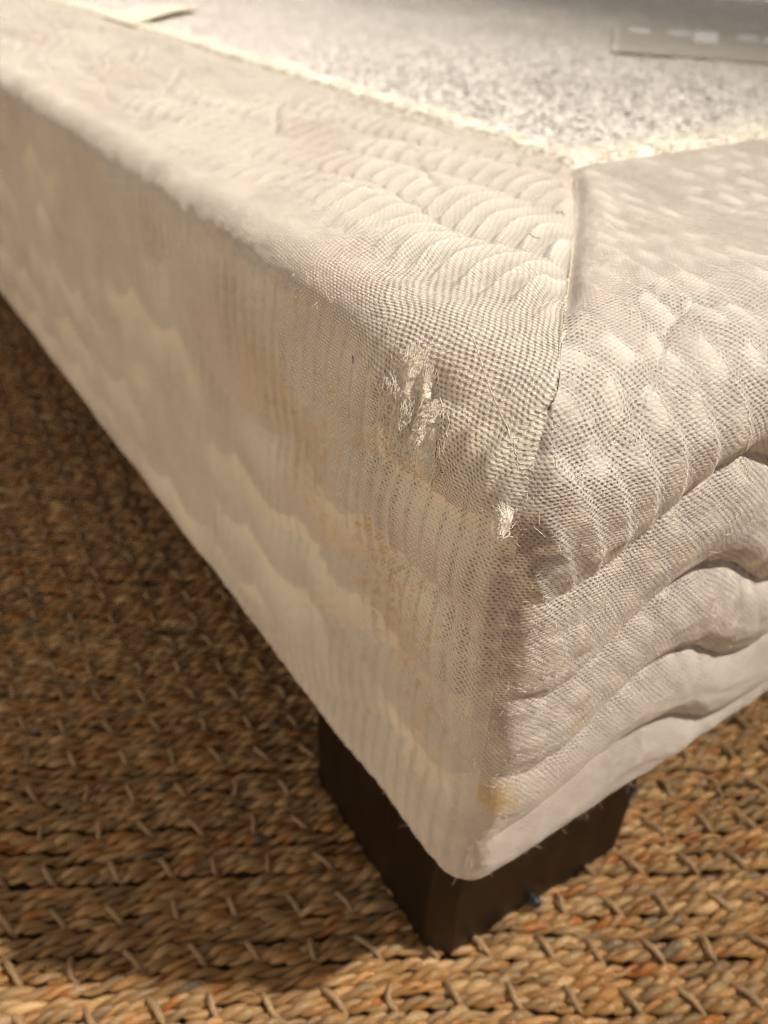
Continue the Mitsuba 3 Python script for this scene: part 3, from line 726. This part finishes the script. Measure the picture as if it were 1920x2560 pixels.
# warp twine: over a pair, under a pair
def warp(m):
    per0, per1 = i0 // ROWS - 1, i1 // ROWS + 1
    P, keep = [], []
    pers = np.arange(per0, per1 + 1)
    for per in pers:
        for fr in np.linspace(0, 1, 17)[:-1]:
            q = rq + (per * ROWS + fr * ROWS - 1.0) * PITCH          # fr 0..0.5 over the pair
            over = math.sin(2 * math.pi * fr)
            lean = 0.040 * (fr - 0.25) * 2 * 2 if fr < 0.5 else 0.055 * (0.75 - fr) * 2 * 2
            w = rw_ + m * TIE + per * SKEW + lean
            P.append(np.append(Nn * q + W * w, -0.040 + (0.054 * max(over, 0) ** 0.55 if over > 0 else -0.03 * (-over) ** 0.5)))
    P = np.array(P)
    P[:, :2] += (n3(np.arange(len(P)) * 0.13, m * 3.3, 0, seed=81) - 0.5)[:, None] * 0.10 * W
    P[:, :2] += (0.07 * (n3(P[:, :2] @ W * 0.9, P[:, :2] @ Nn * 0.7, 0, seed=84) - 0.5) * 2)[:, None] * Nn
    P[:, 2] += 0.012 * (n3(np.arange(len(P)) * 0.11, m * 7.7, 0, seed=85) - 0.6)
    inside = shapely.contains_xy(VIEW, P[:, 0], P[:, 1])
    if inside.sum() < 12:
        return None
    a, b = np.nonzero(inside)[0][[0, -1]]
    return P[a:b + 1]
made = 0
for m in range(-80, 80):
    P = warp(m)
    if P is None:
        continue
    rr = 0.0165 * (1 + 0.25 * (n3(np.arange(len(P)) * 0.4, m * 2.1, 0, seed=82) - 0.5))
    v, f = tubes(P[None] * U, rr[None] * U, 6)
    tone = np.array([.36, .235, .13]) * (0.85 + 0.3 * n3(np.arange(len(P)) * 0.21, m * 1.9, 0, seed=83))[:, None]
    put('rug__warp_twine' + (f'_{made:03d}' if made else ''), (v, f), 'jute_twine', smooth=True, color=np.repeat(tone, 6, 0))
    made += 1
def field_colour(p, n, uv):
    a = (p.x * W[0] + p.y * W[1]) / U; b = (p.x * Nn[0] + p.y * Nn[1]) / U
    row = b / PITCH; k = dr.floor(row)
    g = a / 0.11 + 0.5 * (row - k) + cell_rand(k, 3, 1)
    t = cell_rand(dr.floor(g), k, 2)
    return mix((0.29, 0.175, 0.08), (0.42, 0.27, 0.13), t) * (0.55 + 0.45 * dr.sin(math.pi * (row - k)))
scene['seagrass_field'] = dict(type='twosided', bsdf=dict(type='principled', base_color=mikit.proc(field_colour), roughness=0.6))
ring = shapely.box(-40, -30, 25, 35).difference(VIEW.buffer(-0.02))
fv, ff = trimesh.creation.triangulate_polygon(ring, engine='earcut')
put('rug__outer_weave', (np.concatenate([fv, np.full((len(fv), 1), -0.02)], 1) * U, ff), 'seagrass_field', kind='stuff')
put('rug__backing', (np.array([[-40, -30, -.085], [25, -30, -.085], [25, 35, -.085], [-40, 35, -.085]]) * U, np.array([[0, 1, 2, 3]])), 'rug_backing')
put('floor', (np.array([[-60, -60, -.12], [60, -60, -.12], [60, 60, -.12], [-60, 60, -.12]]) * U, np.array([[0, 1, 2, 3]])), 'floor_boards', kind='structure', label='dark floor under the rug')

# dark screen added out of view beyond the right edge of the frame: its edge shades the far part of the bed
k = 0.21
e = [np.array([x * U, (4.7 - 0.23 * (x + 3)) * U, ZT * U]) for x in (-24, 10)]
e = [LAMP_AT + k * (q - LAMP_AT) for q in e]
u = np.linspace(0, 1, 160); across = (e[1] - e[0])[:2]; nrm = np.array([-across[1], across[0]]) / np.linalg.norm(across)
foot = e[0][None, :2] + u[:, None] * across + (0.03 * np.sin(u * 60))[:, None] * nrm
topz = e[0][2] + u * (e[1][2] - e[0][2])
C = np.stack([np.concatenate([foot, topz[:, None]], 1), np.concatenate([foot, np.full((160, 1), 0.02)], 1)])
put('added_blocker', (C.reshape(-1, 3), grid_faces(2, 160)), 'blocker_cloth', smooth=True, label='dark screen added beyond the right edge of the frame to shade the bed top', category='added_blocker')
